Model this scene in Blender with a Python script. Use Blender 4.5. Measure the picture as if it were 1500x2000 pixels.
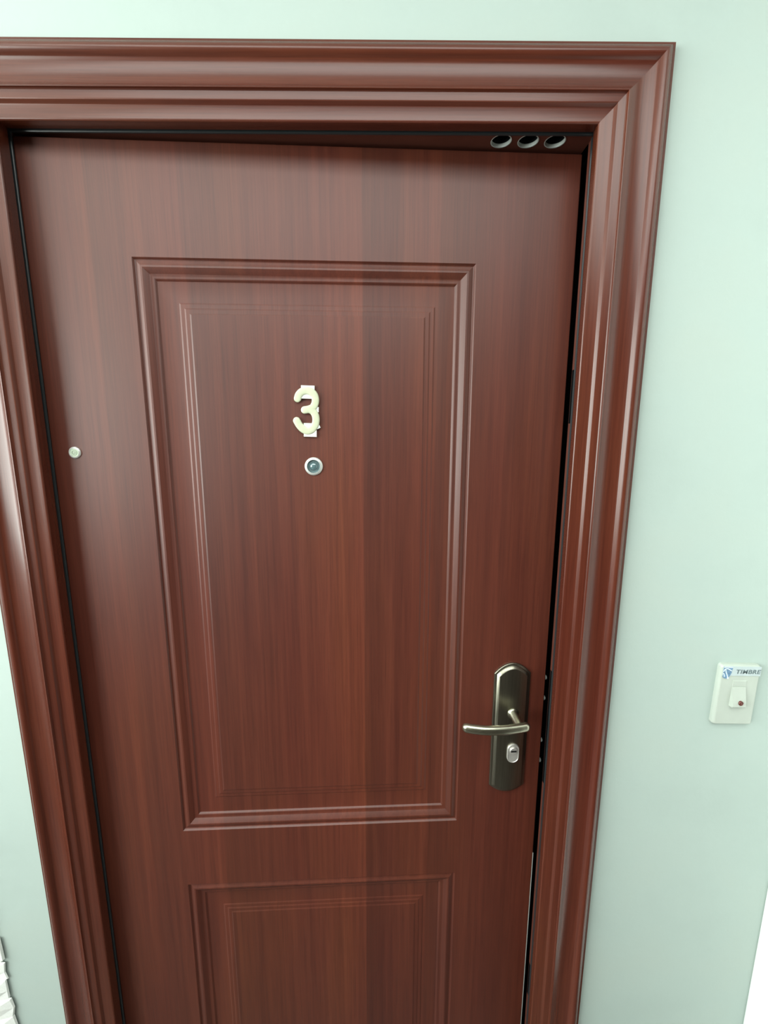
import bpy, bmesh, math, random
from mathutils import Matrix, Vector

random.seed(7)
for o in list(bpy.data.objects):
    bpy.data.objects.remove(o)
scene = bpy.context.scene
C = scene.collection

# ------------------------------------------------------------------ camera
EYE = 1.60                                   # lens height above the floor, metres
cam_d = bpy.data.cameras.new('camera')
cam = bpy.data.objects.new('camera', cam_d)
C.objects.link(cam)
cam_d.sensor_fit = 'VERTICAL'
cam_d.sensor_height = 24.0
cam_d.lens = 24.0 * 850.0 / 2000.0           # 850 px focal length on a 2000 px tall frame
cam_d.clip_start = 0.01
cam.matrix_world = (Matrix.Translation((0, -0.71, EYE))
                    @ Matrix.Rotation(-0.00674, 4, 'Z')
                    @ Matrix.Rotation(math.pi / 2 - 0.17227, 4, 'X')
                    @ Matrix.Rotation(0.001806, 4, 'Z'))
scene.camera = cam

# ------------------------------------------------------------------ world, light, exposure
world = bpy.data.worlds.new('world')
scene.world = world
world.use_nodes = True
bg = world.node_tree.nodes['Background']
bg.inputs['Color'].default_value = (0.78, 0.92, 0.90, 1)
bg.inputs['Strength'].default_value = 1.0

ROOM_X0, ROOM_X1 = -2.10, 2.00
SIDE_X, SIDE_Y = 0.757, -0.42                # short white return wall right of the doorbell
ROOM_Y0 = -3.2
PIER_X0, PIER_X1, PIER_Y = -1.15, -0.757, -0.004   # stone-clad pier beside the door
CEIL = 2.52
WIN_Y0, WIN_Y1, WIN_Z0, WIN_Z1 = -2.90, -0.12, 1.00, 2.40


def area(name, loc, rot, sx, sy, power, col):
    d = bpy.data.lights.new(name, 'AREA')
    d.shape = 'RECTANGLE'
    d.size, d.size_y = sx, sy
    d.energy = power
    d.color = col
    o = bpy.data.objects.new(name, d)
    o.location = loc
    o.rotation_euler = rot
    C.objects.link(o)
    return o


# daylight coming in through the window of the left wall
area('window_daylight', (ROOM_X0 - 0.06, (WIN_Y0 + WIN_Y1) / 2, (WIN_Z0 + WIN_Z1) / 2),
     (0, -math.pi / 2, 0), WIN_Z1 - WIN_Z0 - 0.1, WIN_Y1 - WIN_Y0 - 0.1, 132.0, (0.93, 1.0, 0.95))
# daylight coming down through the skylight
SKY = (-0.15, -1.30, 1.90, 1.40)
area('skylight_daylight', (SKY[0], SKY[1], CEIL + 0.03), (0, 0, 0), SKY[2] - 0.1, SKY[3] - 0.1, 44.0, (0.96, 1.0, 0.955))

scene.view_settings.view_transform = 'Standard'
scene.view_settings.look = 'None'
scene.view_settings.exposure = -0.14
scene.view_settings.gamma = 1.0
scene.view_settings.use_curve_mapping = False


# ------------------------------------------------------------------ materials
def new_mat(name):
    m = bpy.data.materials.new(name)
    m.use_nodes = True
    nt = m.node_tree
    return m, nt, nt.nodes['Principled BSDF']


def ramp(nt, stops, interp='LINEAR'):
    r = nt.nodes.new('ShaderNodeValToRGB')
    r.color_ramp.interpolation = interp
    el = r.color_ramp.elements
    while len(el) > 1:
        el.remove(el[-1])
    el[0].position = stops[0][0]
    el[0].color = (*stops[0][1], 1)
    for p, c in stops[1:]:
        e = el.new(p)
        e.color = (*c, 1)
    return r


def mapped(nt, scale, rot=(0, 0, 0)):
    tc = nt.nodes.new('ShaderNodeTexCoord')
    mp = nt.nodes.new('ShaderNodeMapping')
    mp.inputs['Scale'].default_value = scale
    mp.inputs['Rotation'].default_value = rot
    nt.links.new(tc.outputs['Object'], mp.inputs['Vector'])
    return mp


def noise(nt, vec, scale, detail=4.0, rough=0.55):
    n = nt.nodes.new('ShaderNodeTexNoise')
    n.inputs['Scale'].default_value = scale
    n.inputs['Detail'].default_value = detail
    n.inputs['Roughness'].default_value = rough
    nt.links.new(vec.outputs[0], n.inputs['Vector'])
    return n


def mult(nt, a, b, fac=1.0):
    m = nt.nodes.new('ShaderNodeMix')
    m.data_type = 'RGBA'
    m.blend_type = 'MULTIPLY'
    m.inputs[0].default_value = fac
    nt.links.new(a, m.inputs[6])
    nt.links.new(b, m.inputs[7])
    return m.outputs[2]


def bump(nt, b, height, strength, dist):
    n = nt.nodes.new('ShaderNodeBump')
    n.inputs['Strength'].default_value = strength
    n.inputs['Distance'].default_value = dist
    nt.links.new(height, n.inputs['Height'])
    nt.links.new(n.outputs['Normal'], b.inputs['Normal'])


def wood(name, axis, dark, mid, light, rough, bands=None, spec=0.5):
    """mahogany veneer; grain runs along `axis` ('Z' or 'X')"""
    m, nt, b = new_mat(name)
    g = 1.3
    sc = (85, 85, g) if axis == 'Z' else (g, 85, 85)
    n1 = noise(nt, mapped(nt, sc), 1.0, 5.0, 0.6)
    col = ramp(nt, [(0.20, dark), (0.5, mid), (0.82, light)])
    nt.links.new(n1.outputs['Fac'], col.inputs['Fac'])
    out = col.outputs['Color']
    # slow tone drift, warmer and redder patches
    sc2 = (7, 7, 1.2) if axis == 'Z' else (1.2, 7, 7)
    n2 = noise(nt, mapped(nt, sc2), 1.0, 2.0)
    r2 = ramp(nt, [(0.3, (0.86, 0.74, 0.80)), (0.5, (1, 1, 1)), (0.7, (1.08, 1.16, 0.92))])
    nt.links.new(n2.outputs['Fac'], r2.inputs['Fac'])
    out = mult(nt, out, r2.outputs['Color'], 0.8)
    # fine pores
    sc3 = (420, 420, 9) if axis == 'Z' else (9, 420, 420)
    n3 = noise(nt, mapped(nt, sc3), 1.0, 3.0, 0.6)
    r3 = ramp(nt, [(0.30, (0.72, 0.70, 0.70)), (0.56, (1.04, 1.04, 1.04))])
    nt.links.new(n3.outputs['Fac'], r3.inputs['Fac'])
    out = mult(nt, out, r3.outputs['Color'], 0.7)
    if bands:                                  # veneer leaves printed side by side
        tc = nt.nodes.new('ShaderNodeTexCoord')
        sx = nt.nodes.new('ShaderNodeSeparateXYZ')
        nt.links.new(tc.outputs['Object'], sx.inputs[0])
        mr = nt.nodes.new('ShaderNodeMapRange')
        mr.inputs['From Min'].default_value = -0.01
        mr.inputs['From Max'].default_value = 0.865
        nt.links.new(sx.outputs['X'], mr.inputs['Value'])
        rb = ramp(nt, bands)
        nt.links.new(mr.outputs[0], rb.inputs['Fac'])
        out = mult(nt, out, rb.outputs['Color'], 1.0)
    nt.links.new(out, b.inputs['Base Color'])
    b.inputs['Roughness'].default_value = rough
    b.inputs['Specular IOR Level'].default_value = spec
    bump(nt, b, n3.outputs['Fac'], 0.06, 0.0006)
    return m


def plain(name, col, rough=0.5, metal=0.0, spec=0.5, nscale=0, namt=0.06, coat=0.0):
    m, nt, b = new_mat(name)
    b.inputs['Base Color'].default_value = (*col, 1)
    b.inputs['Roughness'].default_value = rough
    b.inputs['Metallic'].default_value = metal
    b.inputs['Specular IOR Level'].default_value = spec
    b.inputs['Coat Weight'].default_value = coat
    b.inputs['Coat Roughness'].default_value = 0.1
    if nscale:
        n = noise(nt, mapped(nt, (1, 1, 1)), nscale, 4.0)
        lo = tuple(c * (1 - namt) for c in col)
        hi = tuple(min(1, c * (1 + namt)) for c in col)
        r = ramp(nt, [(0.35, lo), (0.65, hi)])
        nt.links.new(n.outputs['Fac'], r.inputs['Fac'])
        nt.links.new(r.outputs['Color'], b.inputs['Base Color'])
    return m


def brushed(name, col, rough, axis='Z'):
    m, nt, b = new_mat(name)
    b.inputs['Metallic'].default_value = 1.0
    sc = (900, 900, 12) if axis == 'Z' else (12, 900, 900)
    n = noise(nt, mapped(nt, sc), 1.0, 3.0)
    r = ramp(nt, [(0.3, tuple(c * 0.8 for c in col)), (0.7, tuple(c * 1.1 for c in col))])
    nt.links.new(n.outputs['Fac'], r.inputs['Fac'])
    nt.links.new(r.outputs['Color'], b.inputs['Base Color'])
    b.inputs['Roughness'].default_value = rough
    return m


def paint(name, col):
    m, nt, b = new_mat(name)
    n = noise(nt, mapped(nt, (1, 1, 1)), 5.0, 5.0)
    r = ramp(nt, [(0.3, tuple(c * 0.955 for c in col)), (0.5, col), (0.7, (col[0] * 1.02, col[1], col[2] * 0.99))])
    nt.links.new(n.outputs['Fac'], r.inputs['Fac'])
    # faint scuffs with a shape of their own
    n2 = noise(nt, mapped(nt, (9, 9, 5), (0, 0.7, 0)), 2.2, 6.0, 0.7)
    r2 = ramp(nt, [(0.0, (1, 1, 1)), (0.70, (1, 1, 1)), (0.78, (0.90, 0.91, 0.92))])
    nt.links.new(n2.outputs['Fac'], r2.inputs['Fac'])
    nt.links.new(mult(nt, r.outputs['Color'], r2.outputs['Color']), b.inputs['Base Color'])
    b.inputs['Roughness'].default_value = 0.62
    n3 = noise(nt, mapped(nt, (1, 1, 1)), 90.0, 3.0)
    bump(nt, b, n3.outputs['Fac'], 0.10, 0.002)
    return m


def g3(v):
    return (v, v, v)


BANDS = []
tone = [(0.0, 0.117, 0.96, 1.12), (0.117, 0.277, 0.86, 1.14), (0.277, 0.45, 0.84, 1.02),
        (0.45, 0.60, 0.96, 1.20), (0.60, 0.745, 0.80, 1.06), (0.745, 0.88, 0.78, 1.04), (0.88, 1.0, 0.92, 0.96)]
for a, e, lo, hi in tone:
    BANDS += [(a + (0.001 if a else 0), g3(lo)), (e - 0.001, g3(hi))]

M = {}
WD, WM, WL = (0.068, 0.0122, 0.0057), (0.098, 0.0200, 0.0096), (0.132, 0.0295, 0.0143)
M['door'] = wood('door_veneer', 'Z', WD, WM, WL, 0.46, BANDS, 0.65)
M['casing_v'] = wood('casing_veneer_upright', 'Z', (0.070, 0.0150, 0.0078), (0.096, 0.0225, 0.0118), (0.122, 0.031, 0.0165), 0.27)
M['casing_h'] = wood('casing_veneer_level', 'X', (0.070, 0.0150, 0.0078), (0.096, 0.0225, 0.0118), (0.122, 0.031, 0.0165), 0.27)
M['jamb'] = plain('jamb_brown_steel', (0.10, 0.03, 0.02), 0.35, nscale=30)
M['rubber'] = plain('black_rubber', (0.020, 0.024, 0.026), 0.30)
M['pocket_shade'] = plain('black_pocket_shade', (0.004, 0.004, 0.0045), 0.7, spec=0.15)  # near-black colour stands in for shade in pockets, gap and holes
M['steel'] = plain('bright_steel', (0.62, 0.66, 0.62), 0.35, 0.35, nscale=60)
M['bronze'] = brushed('antique_bronze', (0.30, 0.285, 0.225), 0.32)
M['lever'] = brushed('worn_brass_nickel', (0.50, 0.49, 0.38), 0.28, 'X')
M['nickel'] = plain('satin_nickel', (0.62, 0.60, 0.56), 0.35, 0.6, nscale=60)
M['black'] = plain('keyhole_black', (0.008, 0.008, 0.008), 0.5)
M['ivory'] = plain('ivory_number', (0.57, 0.60, 0.43), 0.38, nscale=120, namt=0.04)
M['tape'] = plain('white_foam_tape', (0.80, 0.83, 0.78), 0.7, nscale=150, namt=0.04)
M['chrome'] = plain('chrome', (0.74, 0.76, 0.72), 0.28, 0.45, nscale=50, namt=0.03)
M['lens'] = plain('peephole_glass', (0.10, 0.17, 0.18), 0.06, 0.0, 0.9, coat=1.0, nscale=200)
M['lens_ring'] = plain('blued_ring', (0.18, 0.26, 0.27), 0.25, 0.4, nscale=200)
M['greydisc'] = plain('grey_green_disc', (0.30, 0.35, 0.27), 0.4, 0.6, nscale=200)
M['wall'] = paint('mint_white_paint', (0.425, 0.510, 0.472))
M['white'] = paint('white_paint', (0.86, 0.88, 0.86))
M['backwall'] = plain('dark_bounce_cut', (0.06, 0.04, 0.03), 0.6, nscale=8, namt=0.3)  # unseen walls given a dark colour to cut bounced light
M['stone'] = plain('whitewashed_stone', (0.88, 0.90, 0.86), 0.75, nscale=25, namt=0.05)
M['floor'] = plain('dark_floor_tile', (0.05, 0.042, 0.036), 0.35, nscale=12, namt=0.2)
M['grout'] = plain('floor_grout', (0.06, 0.055, 0.05), 0.8, nscale=40)
M['plastic'] = plain('cream_plastic', (0.46, 0.505, 0.45), 0.32, nscale=40, namt=0.02)
M['sticker'] = plain('pale_sticker', (0.48, 0.55, 0.565), 0.35, nscale=80, namt=0.03)
M['blue'] = plain('sticker_blue', (0.13, 0.24, 0.38), 0.35, nscale=300, namt=0.25)
M['palegrey'] = plain('sticker_white_stroke', (0.66, 0.78, 0.88), 0.4, nscale=80)
M['ink'] = plain('dark_ink', (0.10, 0.14, 0.15), 0.5, nscale=80)
M['red'] = plain('red_indicator', (0.12, 0.028, 0.022), 0.2, nscale=200)
M['pvc'] = plain('white_window_frame', (0.8, 0.82, 0.8), 0.4, nscale=40, namt=0.02)
gm, gnt, gb = new_mat('window_glass')
gb.inputs['Base Color'].default_value = (0.95, 1, 0.98, 1)
gb.inputs['Transmission Weight'].default_value = 1.0
gb.inputs['Roughness'].default_value = 0.02
M['glass'] = gm


# ------------------------------------------------------------------ mesh helpers
def obj(name, bm, mats, parent=None, smooth=None, loc=None):
    me = bpy.data.meshes.new(name)
    bmesh.ops.recalc_face_normals(bm, faces=bm.faces)
    bm.to_mesh(me)
    bm.free()
    for k in (mats if isinstance(mats, (list, tuple)) else [mats]):
        me.materials.append(M[k])
    o = bpy.data.objects.new(name, me)
    C.objects.link(o)
    if smooth is not None:
        for p in me.polygons:
            p.use_smooth = True
        me.set_sharp_from_angle(angle=math.radians(smooth))
    if loc:
        o.location = loc
    o.parent = parent
    return o


def empty(name, loc, rz=0.0):
    o = bpy.data.objects.new(name, None)
    o.empty_display_size = 0.05
    C.objects.link(o)
    o.location = loc
    o.rotation_euler = (0, 0, rz)
    return o


def tag(o, label=None, cat=None, kind=None, group=None):
    if label:
        o['label'] = label
    if cat:
        o['category'] = cat
    if kind:
        o['kind'] = kind
    if group:
        o['group'] = group
    return o


def box(bm, x0, x1, y0, y1, z0, z1, bev=0.0, seg=2, mi=0):
    r = bmesh.ops.create_cube(bm, size=1.0)
    vs = r['verts']
    for v in vs:
        v.co = Vector((x0 + (v.co.x + .5) * (x1 - x0), y0 + (v.co.y + .5) * (y1 - y0), z0 + (v.co.z + .5) * (z1 - z0)))
    fs = list({f for v in vs for f in v.link_faces})
    for f in fs:
        f.material_index = mi
    if bev:
        es = list({e for v in vs for e in v.link_edges})
        bmesh.ops.bevel(bm, geom=es, offset=bev, segments=seg, affect='EDGES', profile=0.5)
    return bm


def new_box(*a, **k):
    return box(bmesh.new(), *a, **k)


def face(bm, pts, mi=0):
    f = bm.faces.new([bm.verts.new(p) for p in pts])
    f.material_index = mi
    return f


def lathe(bm, prof, cx, cy, cz, axis='Y', n=40, mats=None):
    """revolve (radius, height) about an axis; for 'Y' height runs towards -Y"""
    rings = []
    for r, h in prof:
        ring = []
        for k in range(n):
            a = 2 * math.pi * k / n
            u, v = r * math.cos(a), r * math.sin(a)
            if axis == 'Y':
                p = (cx + u, cy - h, cz + v)
            elif axis == 'X':
                p = (cx + h, cy + u, cz + v)
            else:
                p = (cx + u, cy + v, cz + h)
            ring.append(bm.verts.new(p))
        rings.append(ring)
    for i in range(len(rings) - 1):
        for k in range(n):
            f = bm.faces.new((rings[i][k], rings[i][(k + 1) % n], rings[i + 1][(k + 1) % n], rings[i + 1][k]))
            if mats:
                f.material_index = mats[i]
    f = bm.faces.new(rings[-1])
    if mats:
        f.material_index = mats[-1]
    return bm


def catmull(pts, n):
    P = [Vector(p) for p in pts]
    P = [P[0] * 2 - P[1]] + P + [P[-1] * 2 - P[-2]]
    out = []
    for i in range(1, len(P) - 2):
        for k in range(n):
            t = k / n
            a, b, c, d = P[i - 1], P[i], P[i + 1], P[i + 2]
            out.append(0.5 * ((2 * b) + (c - a) * t + (2 * a - 5 * b + 4 * c - d) * t * t + (3 * b - a - 3 * c + d) * t ** 3))
    out.append(P[-2].copy())
    return out


def tube(bm, pts, r, up, flat=1.0, seg=16, sub=6, cap=4, square=2.0):
    """tube along a smooth path with domed ends; `up` is the side squeezed by `flat`"""
    path = catmull(pts, sub)
    up = Vector(up).normalized()
    stations = []
    t0 = (path[1] - path[0]).normalized()
    t1 = (path[-1] - path[-2]).normalized()
    for k in range(cap):
        a = math.pi / 2 * k / cap
        stations.append((path[0] - t0 * r * math.cos(a), t0, max(0.03, math.sin(a))))
    for i, p in enumerate(path):
        t = (path[min(i + 1, len(path) - 1)] - path[max(i - 1, 0)]).normalized()
        stations.append((p, t, 1.0))
    for k in range(cap - 1, -1, -1):
        a = math.pi / 2 * k / cap
        stations.append((path[-1] + t1 * r * math.cos(a), t1, max(0.03, math.sin(a))))
    rings = []
    for p, t, s in stations:
        side = t.cross(up).normalized()
        u = side.cross(t).normalized()
        ring = []
        for k in range(seg):
            a = 2 * math.pi * k / seg
            ca, sa = math.cos(a), math.sin(a)
            e = 2.0 / square
            x = math.copysign(abs(ca) ** e, ca)
            y = math.copysign(abs(sa) ** e, sa)
            ring.append(bm.verts.new(p + side * (r * s * x) + u * (r * s * flat * y)))
        rings.append(ring)
    for a, b in zip(rings[:-1], rings[1:]):
        for k in range(seg):
            bm.faces.new((a[k], a[(k + 1) % seg], b[(k + 1) % seg], b[k]))
    bm.faces.new(rings[0])
    bm.faces.new(rings[-1])
    return bm


def slab(bm, outline, y_back, steps):
    """outline of (x, z) points lifted towards -Y through (inset, height) steps"""
    cx = sum(p[0] for p in outline) / len(outline)
    cz = sum(p[1] for p in outline) / len(outline)
    n = len(outline)

    def inset(d):
        out = []
        for i in range(n):
            p0, p, p1 = (Vector(outline[(i + k) % n]) for k in (-1, 0, 1))
            e0, e1 = (p - p0).normalized(), (p1 - p).normalized()
            n0, n1 = Vector((-e0.y, e0.x)), Vector((-e1.y, e1.x))
            m = (n0 + n1)
            m = m / max(0.35, m.dot(n0))
            q = p + m * d
            out.append(q)
        return out
    area2 = sum(outline[i][0] * outline[(i + 1) % n][1] - outline[(i + 1) % n][0] * outline[i][1] for i in range(n))
    sgn = 1 if area2 > 0 else -1
    rings = []
    for d, h in steps:
        rings.append([bm.verts.new((q.x, y_back - h, q.y)) for q in inset(d * sgn)])
    for a, b in zip(rings[:-1], rings[1:]):
        for k in range(n):
            bm.faces.new((a[k], a[(k + 1) % n], b[(k + 1) % n], b[k]))
    bm.faces.new(rings[-1])
    bm.faces.new(rings[0][::-1])
    return bm


# ------------------------------------------------------------------ the room shell
CX0, CX1, CZ = -0.643, 0.4075, 2.1375        # outer edges of the door casing
WT = 0.13                                    # wall thickness
bm = bmesh.new()
box(bm, ROOM_X0 - 0.1, CX0 + 0.03, 0, WT, 0, CEIL)
box(bm, CX1 - 0.03, ROOM_X1 + 0.1, 0, WT, 0, CEIL)
box(bm, CX0 + 0.03, CX1 - 0.03, 0, WT, CZ - 0.03, CEIL)
tag(obj('wall_front', bm, 'wall'), 'pale mint painted wall around the brown door', 'wall', 'structure')

bm = bmesh.new()
box(bm, SIDE_X, SIDE_X + 0.14, SIDE_Y, 0, 0, CEIL, 0.004)
tag(obj('wall_right', bm, 'white'), 'bright white side wall beyond the doorbell', 'wall', 'structure')

tag(obj('wall_stairwell', new_box(ROOM_X1, ROOM_X1 + 0.1, ROOM_Y0, 0, 0, CEIL), 'backwall'), 'unseen wall across the stairwell, coloured dark to weaken reflections', 'wall', 'structure')

bm = bmesh.new()
X0, X1 = ROOM_X0 - 0.12, ROOM_X0
box(bm, X0, X1, WIN_Y1, 0, 0, CEIL)
box(bm, X0, X1, ROOM_Y0, WIN_Y0, 0, CEIL)
box(bm, X0, X1, WIN_Y0, WIN_Y1, 0, WIN_Z0)
box(bm, X0, X1, WIN_Y0, WIN_Y1, WIN_Z1, CEIL)
wall_left = tag(obj('wall_left', bm, 'white'), 'white side wall holding the large window', 'wall', 'structure')

bm = bmesh.new()
box(bm, ROOM_X0 - 0.1, ROOM_X1 + 0.1, ROOM_Y0 - 0.1, ROOM_Y0, 0, CEIL)
tag(obj('wall_back', bm, 'backwall'), 'unseen wall facing the door, coloured dark to lower bounced light', 'wall', 'structure')
bm = bmesh.new()
sx0, sx1, sy0, sy1 = SKY[0] - SKY[2] / 2, SKY[0] + SKY[2] / 2, SKY[1] - SKY[3] / 2, SKY[1] + SKY[3] / 2
box(bm, ROOM_X0 - 0.1, sx0, ROOM_Y0 - 0.1, WT, CEIL, CEIL + 0.1)
box(bm, sx1, ROOM_X1 + 0.1, ROOM_Y0 - 0.1, WT, CEIL, CEIL + 0.1)
box(bm, sx0, sx1, ROOM_Y0 - 0.1, sy0, CEIL, CEIL + 0.1)
box(bm, sx0, sx1, sy1, WT, CEIL, CEIL + 0.1)
tag(obj('ceiling', bm, 'white'), 'flat white ceiling of the landing', 'ceiling', 'structure')
tag(obj('floor', new_box(ROOM_X0 - 0.1, ROOM_X1 + 0.1, ROOM_Y0 - 0.1, 1.0, -0.1, 0), 'grout'),
    'dark floor in front of the door', 'floor', 'structure')
fl = bpy.data.objects['floor']
tile_me = None
for i in range(13):
    for j in range(10):
        x = ROOM_X0 + 0.002 + i * 0.303
        y = -0.302 - j * 0.303
        if y < ROOM_Y0:
            continue
        if tile_me is None:
            t = obj('tile', new_box(0, 0.299, 0, 0.299, -0.004, 0.003, 0.001, 1), 'floor', fl)
            tile_me = t.data
        else:
            t = bpy.data.objects.new('tile', tile_me)
            C.objects.link(t)
            t.parent = fl
        t.location = (x, y, 0)
# dim room behind the leaf
bm = bmesh.new()
box(bm, -1.0, 1.0, 1.0, 1.05, 0, CEIL)
box(bm, -1.05, -1.0, WT, 1.05, 0, CEIL)
box(bm, 1.0, 1.05, WT, 1.05, 0, CEIL)
box(bm, -1.0, 1.0, WT, 1.05, CEIL, CEIL + 0.05)
tag(obj('wall_interior', bm, 'white'), 'wall of the unlit room behind the door', 'wall', 'structure')

# stone-clad pier standing a little proud of the wall, left of the door
pier = tag(obj('wall_pier', new_box(PIER_X0, PIER_X1, PIER_Y, 0, 0, CEIL), 'stone'),
           'pier of rough whitewashed stones left of the door', 'wall', 'structure')
variants = []
for k in range(6):
    bm = bmesh.new()
    nx, nz = 3, 2
    grid = []
    for i in range(nx + 1):
        row = []
        for j in range(nz + 1):
            edge = i in (0, nx) or j in (0, nz)
            d = 0.30 + random.uniform(-0.15, 0.15) if edge else 0.85 + random.uniform(-0.2, 0.15)
            if i == nx:
                d = 0.10 + random.uniform(0, 0.08)
            row.append(bm.verts.new(((i / nx - .5) * 0.97 + random.uniform(-.03, .03), -d, (j / nz - .5) * 0.93 + random.uniform(-.08, .08))))
        grid.append(row)
    for i in range(nx):
        for j in range(nz):
            bm.faces.new((grid[i][j], grid[i + 1][j], grid[i + 1][j + 1], grid[i][j + 1]))
    border = [grid[i][0] for i in range(nx + 1)] + [grid[nx][j] for j in range(1, nz + 1)] + \
             [grid[i][nz] for i in range(nx - 1, -1, -1)] + [grid[0][j] for j in range(nz - 1, 0, -1)]
    base = [bm.verts.new((v.co.x * 1.02, 0.05, v.co.z * 1.02)) for v in border]
    for a in range(len(border)):
        b2 = (a + 1) % len(border)
        bm.faces.new((border[a], border[b2], base[b2], base[a]))
    s = obj('stone', bm, 'stone', pier)
    variants.append(s.data)
    bpy.data.objects.remove(s)
z = 0.0
while z < CEIL - 0.03:
    h = min(random.uniform(0.042, 0.064), CEIL - z)
    x = PIER_X1 + random.uniform(-0.004, 0.010)
    while x > PIER_X0 + 0.02:
        w = random.uniform(0.10, 0.20)
        if x - w < PIER_X0 + 0.07:
            w = x - PIER_X0
        s = bpy.data.objects.new('stone', random.choice(variants))
        C.objects.link(s)
        s.parent = pier
        s.location = (x - w / 2, PIER_Y, z + h / 2)
        s.scale = (w, random.uniform(0.010, 0.020), h)
        x -= w
    z += h

# window in the left wall, behind the camera
win = empty('window_1', (ROOM_X0 - 0.08, (WIN_Y0 + WIN_Y1) / 2, WIN_Z0))
tag(win, 'white framed window in the left wall', 'window', 'structure')
wl, wh = (WIN_Y1 - WIN_Y0) / 2, WIN_Z1 - WIN_Z0
for nm, a in (('frame_rail', (-0.02, 0.02, -wl, wl, 0, 0.05)), ('frame_rail', (-0.02, 0.02, -wl, wl, wh - 0.05, wh)),
              ('frame_stile', (-0.02, 0.02, -wl, -wl + 0.05, 0.05, wh - 0.05)),
              ('frame_stile', (-0.02, 0.02, wl - 0.05, wl, 0.05, wh - 0.05))):
    obj(nm, new_box(*a, bev=0.003), 'pvc', win)
obj('pane', new_box(-0.013, -0.007, -wl + 0.05, wl - 0.05, 0.05, wh - 0.05), 'glass', win)

# skylight in the ceiling
sky = tag(empty('window_2', (SKY[0], SKY[1], CEIL)), 'white framed skylight in the landing ceiling', 'skylight', 'structure')
lx, ly = SKY[2] / 2, SKY[3] / 2
for a in ((-lx, lx, -ly, -ly + .05), (-lx, lx, ly - .05, ly), (-lx, -lx + .05, -ly + .05, ly - .05), (lx - .05, lx, -ly + .05, ly - .05)):
    obj('skylight_frame', new_box(*a, 0.01, 0.09), 'pvc', sky)
obj('pane', new_box(-lx + .05, lx - .05, -ly + .05, ly - .05, .060, .066), 'glass', sky)

# ------------------------------------------------------------------ door frame: mitred casing, jambs, seal
PROF = [(0, 0), (0, .0085), (.0008, .0098), (.0045, .0102), (.0056, .0112), (.0075, .0150), (.0105, .0182), (.0145, .0198),
        (.0180, .0195), (.0210, .0176), (.0232, .0148), (.0243, .0130), (.0252, .0124), (.030, .0113), (.036, .0106), (.043, .0104),
        (.050, .0111), (.056, .0132), (.0605, .0160), (.0627, .0168), (.0632, .0165), (.0637, .0140), (.0648, .0128),
        (.0690, .0121), (.0738, .0119), (.0752, .0113), (.0772, .0085), (.0786, .0070), (.0800, .0066), (.0950, .0066),
        (.0968, .0060), (.0978, .0048), (.0976, .0020), (.0950, -.0100), (.0926, -.0205)]
frame = tag(empty('trim_1', (0, 0, 0)), 'moulded mahogany-coloured door frame with mitred casing', 'door frame', 'structure')


def casing(side):
    bm = bmesh.new()
    a, b = [], []
    for u, h in PROF:
        if side == 'L':
            a.append((CX0 + u, -h, 0))
            b.append((CX0 + u, -h, CZ - u))
        elif side == 'R':
            a.append((CX1 - u, -h, 0))
            b.append((CX1 - u, -h, CZ - u))
        else:
            a.append((CX0 + u, -h, CZ - u))
            b.append((CX1 - u, -h, CZ - u))
    A = [bm.verts.new(p) for p in a]
    B = [bm.verts.new(p) for p in b]
    for k in range(len(A) - 1):
        bm.faces.new((A[k], A[k + 1], B[k + 1], B[k]))
    return bm


obj('side_casing', casing('L'), 'casing_v', frame, 28)
obj('side_casing', casing('R'), 'casing_v', frame, 28)
obj('head_casing', casing('H'), 'casing_h', frame, 28)

JX0, JX1, JZ = -0.5537, 0.3212, 2.0478       # inner faces of the jambs
# seal lip round three sides
SEAL = [(0.0, 0.0205), (-0.0010, 0.0212), (-0.0012, 0.0228), (0.0012, 0.0234), (0.0014, 0.0240), (-0.0022, 0.0243),
        (-0.0040, 0.0252), (-0.0044, 0.0272), (-0.0026, 0.0286), (0.0010, 0.0290)]
bm = bmesh.new()
for side in 'LHR':
    A, B = [], []
    for o_, y in SEAL:
        if side == 'L':
            A.append((JX0 - o_, y, 0)); B.append((JX0 - o_, y, JZ + o_))
        elif side == 'R':
            if not A:                        # groove between casing and seal
                for g_ in ((-0.0062, 0.0200), (0.0030, 0.0206), (0.0034, 0.0250)):
                    A.append((JX1 + g_[0], g_[1], 0)); B.append((JX1 + g_[0], g_[1], JZ))
            A.append((JX1 + o_, y + 0.005, 0)); B.append((JX1 + o_, y + 0.005, JZ + o_))
        else:
            A.append((JX0 - o_, y, JZ + o_)); B.append((JX1 + o_, y, JZ + o_))
    A = [bm.verts.new(p) for p in A]
    B = [bm.verts.new(p) for p in B]
    for k in range(len(A) - 1):
        bm.faces.new((A[k], A[k + 1], B[k + 1], B[k]))
tag(obj('rubber_seal', bm, 'rubber', frame, 50), 'glossy black rubber seal around the opening')

# plain left jamb
obj('side_jamb', new_box(JX0 - 0.03, JX0, 0.0285, 0.12, 0, JZ + 0.03), 'jamb', frame)
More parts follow.
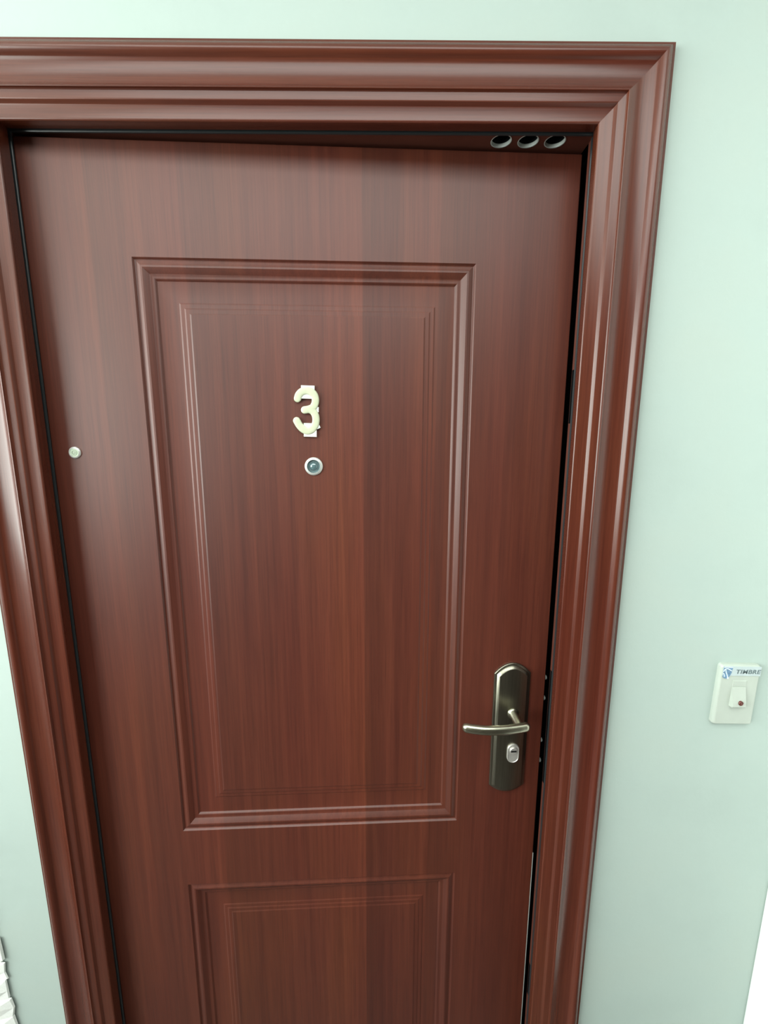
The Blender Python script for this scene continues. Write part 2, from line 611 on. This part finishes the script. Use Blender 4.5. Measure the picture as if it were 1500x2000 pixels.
# right jamb with pockets for the bolts, their insides coloured black as shade
SLOTS = [(0.398, 0.480), (0.925, 1.165), (1.622, 1.710)]
bm = bmesh.new()
zs = [0.0]
for a, b in SLOTS:
    zs += [a, b]
zs.append(JZ + 0.03)
ya, ys0, ys1, yb = 0.0335, 0.034, 0.0495, 0.050
for k in range(len(zs) - 1):
    if k % 2 == 0:
        face(bm, [(JX1, ya, zs[k]), (JX1, yb, zs[k]), (JX1, yb, zs[k + 1]), (JX1, ya, zs[k + 1])])
    else:
        z0, z1 = zs[k], zs[k + 1]
        face(bm, [(JX1, ya, z0), (JX1, ys0, z0), (JX1, ys0, z1), (JX1, ya, z1)])
        face(bm, [(JX1, ys1, z0), (JX1, yb, z0), (JX1, yb, z1), (JX1, ys1, z1)])
        d = JX1 + 0.015
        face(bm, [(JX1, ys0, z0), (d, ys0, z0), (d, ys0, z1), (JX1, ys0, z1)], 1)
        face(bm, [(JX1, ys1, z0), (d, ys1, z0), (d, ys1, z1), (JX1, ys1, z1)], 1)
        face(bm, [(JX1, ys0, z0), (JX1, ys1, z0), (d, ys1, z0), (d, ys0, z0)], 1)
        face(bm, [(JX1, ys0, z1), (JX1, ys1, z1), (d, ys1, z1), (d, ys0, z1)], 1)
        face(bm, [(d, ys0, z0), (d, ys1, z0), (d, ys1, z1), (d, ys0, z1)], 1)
# beyond the strike strip an added step, coloured black for the gap's shade
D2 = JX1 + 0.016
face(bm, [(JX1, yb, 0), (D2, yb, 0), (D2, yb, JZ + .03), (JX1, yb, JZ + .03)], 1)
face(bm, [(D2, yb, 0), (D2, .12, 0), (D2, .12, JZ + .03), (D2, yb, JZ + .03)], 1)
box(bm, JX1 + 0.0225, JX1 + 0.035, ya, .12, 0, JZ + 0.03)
obj('side_jamb', bm, ['jamb', 'pocket_shade'], frame)
# head jamb with three bolt holes
bm = bmesh.new()
HOLES = [(0.1842, 0.046), (0.2258, 0.046), (0.2672, 0.046)]
HR = 0.0150
hx0, hx1, hy0, hy1 = JX0, JX1, 0.0285, 0.12
edges = []
cs = [bm.verts.new(p) for p in ((hx0, hy0, JZ), (hx1, hy0, JZ), (hx1, hy1, JZ), (hx0, hy1, JZ))]
for k in range(4):
    edges.append(bm.edges.new((cs[k], cs[(k + 1) % 4])))
for cx, cy in HOLES:
    ring = [bm.verts.new((cx + HR * math.cos(2 * math.pi * k / 32), cy + HR * math.sin(2 * math.pi * k / 32), JZ)) for k in range(32)]
    for k in range(32):
        edges.append(bm.edges.new((ring[k], ring[(k + 1) % 32])))
bmesh.ops.triangle_fill(bm, edges=edges, use_beauty=True)
for f in list(bm.faces):                     # nothing may span a hole
    c = f.calc_center_median()
    if any((c.x - x) ** 2 + (c.y - y) ** 2 < (HR * 0.8) ** 2 for x, y in HOLES):
        bm.faces.remove(f)
obj('head_jamb', bm, 'jamb', frame)
for cx, cy in HOLES:
    bm = bmesh.new()
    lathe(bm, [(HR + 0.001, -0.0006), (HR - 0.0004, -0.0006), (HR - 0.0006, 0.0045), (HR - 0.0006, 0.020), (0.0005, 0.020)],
          cx, cy, JZ, 'Z', 32, [0, 0, 1, 1, 1])  # bore past the pale lip coloured black as painted shade
    tag(obj('bolt_socket', bm, ['steel', 'pocket_shade'], frame, 40), 'round steel-rimmed bolt hole in the head of the frame')

# ------------------------------------------------------------------ the door leaf, standing slightly ajar
door = tag(empty('door_1', (-0.545, 0.030, 0), 0.039976), 'mahogany-coloured panelled entrance door numbered 3, slightly ajar', 'door', 'structure')
LX0, LX1, LZ0, LZ1, LT = -0.0070, 0.8650, 0.012, 2.0415, 0.050
PX0, PX1 = 0.1520, 0.7005
PANELS = [(0.160, 0.6992), (0.8262, 1.8778)]
RINGS = [(0, 0), (.0012, -.0012), (.0024, -.0032), (.0040, -.0038), (.0054, -.0034), (.0112, -.0008), (.0140, -.0008), (.0162, -.0020),
         (.0225, -.0064), (.0250, -.0073), (.0285, -.0076), (.0298, -.0082), (.0322, -.0106), (.0340, -.0110), (.0640, -.0110),
         (.0641, -.0110), (.0667, -.0100), (.0668, -.0100), (.0722, -.0098), (.0723, -.0098), (.0749, -.0088), (.0750, -.0088),
         (.0806, -.0086), (.0807, -.0086), (.0833, -.0076), (.0834, -.0076), (.0850, -.0076)]
bm = bmesh.new()
xs = [LX0 + 0.0015, PX0, PX1, LX1 - 0.0015]
zs = [LZ0 + 0.0015, PANELS[0][0], PANELS[0][1], PANELS[1][0], PANELS[1][1], LZ1 - 0.0015]
for i in range(3):
    for j in range(5):
        if i == 1 and j in (1, 3):
            continue
        face(bm, [(xs[i], 0, zs[j]), (xs[i + 1], 0, zs[j]), (xs[i + 1], 0, zs[j + 1]), (xs[i], 0, zs[j + 1])])
for z0, z1 in PANELS:
    prev = None
    for d, h in RINGS:
        r = [bm.verts.new(p) for p in ((PX0 + d, -h, z0 + d), (PX1 - d, -h, z0 + d), (PX1 - d, -h, z1 - d), (PX0 + d, -h, z1 - d))]
        if prev:
            for k in range(4):
                bm.faces.new((prev[k], prev[(k + 1) % 4], r[(k + 1) % 4], r[k]))
        prev = r
    bm.faces.new(prev)
# chamfer, sides and back of the leaf
fr = [(xs[0], 0, zs[0]), (xs[3], 0, zs[0]), (xs[3], 0, zs[5]), (xs[0], 0, zs[5])]
r1 = [(LX0, .0015, LZ0), (LX1, .0015, LZ0), (LX1, .0015, LZ1), (LX0, .0015, LZ1)]
r2 = [(p[0], LT, p[2]) for p in r1]
for a, b in ((fr, r1), (r1, r2)):
    for k in range(4):
        face(bm, [a[k], a[(k + 1) % 4], b[(k + 1) % 4], b[k]])
face(bm, r2)
bmesh.ops.remove_doubles(bm, verts=bm.verts, dist=1e-6)
leaf = obj('leaf', bm, 'door', door, 15)
tag(leaf, 'panelled leaf in red-brown wood-grain veneer')

# lock: long arched plate, lever, cylinder
PCX, PZ0, PZ1, PW = 0.7985, 0.8935, 1.1730, 0.0352
ARC, NA = 0.0205, 14
outl = [(PCX - PW, PZ0 + 0.016), ]
for k in range(1, NA):
    t = -1 + 2 * k / NA
    outl.append((PCX + PW * t * 0.985, PZ0 + 0.016 * t * t))
outl.append((PCX + PW, PZ0 + 0.016))
outl.append((PCX + PW, PZ1 - ARC))
for k in range(1, NA):
    t = 1 - 2 * k / NA
    outl.append((PCX + PW * t * 0.93, PZ1 - ARC * 0.86 * t * t))
outl.append((PCX - PW, PZ1 - ARC))
bm = slab(bmesh.new(), outl, 0.0005, [(0, 0), (0, .0035), (.0008, .0045), (.0040, .0055), (.0046, .0064), (.0082, .0104), (.0094, .0108)])
plate = tag(obj('lock_plate', bm, 'bronze', door, 32), 'long arched antique-bronze lock plate')
NX, NZ = 0.8010, 1.0715
bm = bmesh.new()
lathe(bm, [(.0112, .008), (.0112, .0115), (.0100, .0130), (.0082, .0145), (.0080, .046), (.0070, .050)], NX, 0, NZ, 'Y', 28)
tube(bm, [(NX + .010, -.0500, NZ - .0005), (NX - .008, -.0535, NZ - .0004), (NX - .035, -.0575, NZ + .0004), (NX - .065, -.0580, NZ + .0012),
          (NX - .088, -.0545, NZ + .0018), (NX - .100, -.0510, NZ + .002)], 0.0087, (0, 1, 0), 0.82, 20, 8, 5, 2.2)
tag(obj('lever_handle', bm, 'lever', plate, 50), 'curved pale brass-nickel lever handle')
bm = bmesh.new()
kx, kz = 0.8048, 0.9862
ol = []
for k in range(13):
    a = math.pi * k / 12
    ol.append((kx + .0118 * math.cos(a), kz + .0085 + .0118 * math.sin(a)))
for k in range(13):
    a = math.pi + math.pi * k / 12
    ol.append((kx + .0118 * math.cos(a), kz - .0085 + .0118 * math.sin(a)))
slab(bm, ol, -.0098, [(0, 0), (0, .0030), (.0008, .0040), (.0016, .0040), (.0022, .0032)])
n0 = len(bm.faces)
lathe(bm, [(.0074, .0128), (.0074, .0148), (.0066, .0156)], kx, 0, kz + .0068, 'Y', 28)
n1 = len(bm.faces)
box(bm, kx - .0056, kx + .0056, -.0160, -.0150, kz + .0050, kz + .0085, mi=1)
tag(obj('lock_cylinder', bm, ['nickel', 'black'], plate, 40), 'oval silver lock cylinder with a dark key slot')

tag(obj('edge_strip', new_box(LX1 - .0009, LX1 + .0002, -.0005, .012, .013, .74), 'steel', door), 'thin bare metal edge low on the lock side')
# bolt pins on the lock edge of the leaf
for bz in (1.1355, 1.0915, 0.9990, 0.9535):
    bm = lathe(bmesh.new(), [(.0050, -.004), (.0050, .0030), (.0040, .0048), (.0020, .0056)], LX1, .0085, bz, 'X', 20)
    obj('bolt_pin', bm, 'steel', door, 40)

# number 3 on foam tape
NCX, NCZ, K = 0.4200, 1.6417, 1.0 / 1150.0


def npt(px, py, y):
    return (NCX + (px - 400) / 10 * K, y, NCZ - (py - 630) / 10 * K * 0.985)


up = [(215, 385), (240, 315), (300, 255), (385, 232), (470, 250), (535, 310), (560, 395), (550, 480), (505, 555), (430, 590), (345, 605)]
lo = [(430, 592), (500, 625), (548, 700), (562, 800), (540, 900), (475, 985), (390, 1012), (305, 980), (235, 905), (185, 815)]
bm = bmesh.new()
YN = 0.0026
tube(bm, [npt(a, b, YN + .0052 - .0034) for a, b in up], 0.0063, (0, 1, 0), 0.36, 16, 6, 5, 3.2)
tube(bm, [npt(a, b, YN + .0052 - .0034) for a, b in lo], 0.0063, (0, 1, 0), 0.36, 16, 6, 5, 3.2)
for v in bm.verts:
    v.co.y -= 0.0006
num = tag(obj('door_number', bm, 'ivory', door, 50), 'ivory plastic number 3 stuck on the door')
for (a, b, c, d), rt in (((285, 545, 135, 385), -1.5), ((318, 568, 862, 1128), -1.5), ((470, 618, 545, 645), -2), ((560, 636, 905, 968), 25)):
    bm = bmesh.new()
    p, q = npt(a, d, 0), npt(b, c, 0)
    w, h = (q[0] - p[0]) / 2, (q[2] - p[2]) / 2
    box(bm, -w, w, .0031, .0075, -h, h)
    bmesh.ops.rotate(bm, verts=bm.verts, cent=(0, 0, 0), matrix=Matrix.Rotation(math.radians(-rt), 3, 'Y'))
    bmesh.ops.translate(bm, verts=bm.verts, vec=((p[0] + q[0]) / 2, 0, (p[2] + q[2]) / 2))
    obj('foam_tape', bm, 'tape', num)

# peephole
hx, hz, hy = 0.4279, 1.5480, 0.0076
bm = lathe(bmesh.new(), [(.0158, .0), (.0158, .0014), (.0150, .0026), (.0122, .0040), (.0114, .0040)], hx, hy, hz, 'Y', 48)
bm.faces.remove([f for f in bm.faces if len(f.verts) > 4][0])
bm2 = lathe(bm, [(.0114, .0040), (.0108, .0020), (.0104, .0014), (.0086, .0010), (.0084, .0020), (.0070, .0020), (.0068, .0010)], hx, hy, hz, 'Y', 48,
            [1, 1, 1, 1, 1, 1, 1])
peep = tag(obj('peephole', bm2, ['chrome', 'lens_ring'], door, 40), 'chrome-ringed door peephole with dark glass')
bm = lathe(bmesh.new(), [(.0068, .0010), (.0064, .0020), (.0048, .0034), (.0026, .0041), (.0004, .0043)], hx, hy, hz, 'Y', 32)
obj('lens', bm, 'lens', peep, 60)
# small round cap near the hinge side
bm = lathe(bmesh.new(), [(.0098, .0), (.0098, .0018), (.0090, .0028), (.0074, .0032), (.0070, .0026), (.0046, .0026), (.0044, .0032), (.0032, .0032),
                         (.0030, .0026), (.0010, .0028)], 0.0308, 0, 1.572, 'Y', 40, [0, 0, 0, 0, 1, 1, 1, 1, 1, 1])
tag(obj('round_cap', bm, ['chrome', 'greydisc'], door, 40), 'small round metal cap near the hinge side')

# ------------------------------------------------------------------ doorbell
bell = tag(empty('doorbell', (0.6315, 0, 1.148)), 'cream plastic doorbell button with TIMBRE sticker on the wall', 'doorbell')
bell.rotation_euler = (0, math.radians(1.0), 0)
BW, BH = 0.0355, 0.0580


def rrect(w, h, r, n=5, cx=0, cz=0):
    out = []
    for sx, sz, a0 in ((1, 1, 0), (-1, 1, 90), (-1, -1, 180), (1, -1, 270)):
        for k in range(n + 1):
            a = math.radians(a0 + 90 * k / n)
            out.append((cx + sx * (w - r) + r * math.cos(a), cz + sz * (h - r) + r * math.sin(a)))
    return out


bm = slab(bmesh.new(), rrect(BW, BH, .005), 0, [(0, 0), (0, .0040), (.0006, .0062), (.0018, .0086), (.0030, .0094), (.0038, .0095)])
pl = obj('plate', bm, 'plastic', bell, 40)
# button: wedge rocker standing proud at its lower edge
bm = bmesh.new()
bx0, bx1, bz0, bz1 = -.0125, .0125, -.0195, .0295
pr = [(bz1, .0096), (bz1 - .001, .0104), (.0180, .0104), (.0172, .0098), (.0164, .0112), (-.0100, .0170), (-.0170, .0178), (-.0190, .0165), (bz0, .0090)]
A = [bm.verts.new((bx0 + (.0008 if 0 < i < len(pr) - 1 else 0), -y, z_)) for i, (z_, y) in enumerate(pr)]
B = [bm.verts.new((bx1 - (.0008 if 0 < i < len(pr) - 1 else 0), -y, z_)) for i, (z_, y) in enumerate(pr)]
for k in range(len(pr) - 1):
    bm.faces.new((A[k], A[k + 1], B[k + 1], B[k]))
bm.faces.new(A)
bm.faces.new(B[::-1])
btn = obj('button', bm, 'plastic', bell)
bm = lathe(bmesh.new(), [(.0042, .0), (.0042, .0022), (.0034, .0030), (.0030, .0022), (.0010, .0030)], .0018, -.0160, -.0100, 'Y', 24)
tag(obj('indicator_light', bm, 'red', btn, 50), 'small dark red indicator dot')
# sticker with emblem and word
SX0, SX1, SZ0, SZ1 = -.0325, .0340, .0385, .0555
bm = new_box(SX0, SX1, -.0105, -.0090, SZ0, SZ1)
st = tag(obj('sticker', bm, 'sticker', bell), 'pale sticker reading TIMBRE with a blue emblem')
st.rotation_euler = (0, 0, 0)
bm = bmesh.new()
em = [(-.0325, .0555), (-.0160, .0555), (-.0172, .0500), (-.0178, .0440), (-.0200, .0385), (-.0232, .0335), (-.0290, .0335), (-.0325, .0365)]
slab(bm, em, -.0104, [(0, 0), (0, .0004)])
obj('emblem', bm, 'blue', st)
bm = bmesh.new()
for pts in ([(-.0316, -.0109, .0545), (-.0270, -.0109, .0546), (-.0170, -.0109, .0545)],
            [(-.0318, -.0109, .0470), (-.0300, -.0109, .0508), (-.0260, -.0109, .0520), (-.0225, -.0109, .0505), (-.0185, -.0109, .0480)],
            [(-.0290, -.0109, .0500), (-.0275, -.0109, .0450), (-.0248, -.0109, .0395), (-.0232, -.0109, .0352)],
            [(-.0318, -.0109, .0430), (-.0304, -.0109, .0400), (-.0296, -.0109, .0370)]):
    tube(bm, pts, .0009, (0, 1, 0), .4, 8, 4, 2)
lathe(bm, [(.0016, .0104), (.0016, .0112), (.0003, .0114)], -.0230, 0, .0342, 'Y', 12)
obj('emblem_stroke', bm, 'palegrey', st, 50)
cu = bpy.data.curves.new('lettering', 'FONT')
cu.body = 'TIMBRE'
cu.size = 0.0108
cu.shear = 0.12
cu.extrude = 0.0002
cu.offset = 0.00010
cu.space_character = 1.06
tmp = bpy.data.objects.new('lettering_curve', cu)
C.objects.link(tmp)
bpy.context.view_layer.update()
me = bpy.data.meshes.new_from_object(tmp.evaluated_get(bpy.context.evaluated_depsgraph_get()))
bpy.data.objects.remove(tmp)
w = max(v.co.x for v in me.vertices) - min(v.co.x for v in me.vertices)
me.materials.clear()
me.materials.append(M['ink'])
tx = bpy.data.objects.new('lettering', me)
C.objects.link(tx)
tx.parent = st
tx.rotation_euler = (math.pi / 2, 0, 0)
tx.scale = (0.0430 / w, 1.0, 1.0)
tx.location = (-.0105, -.01065, .0428)
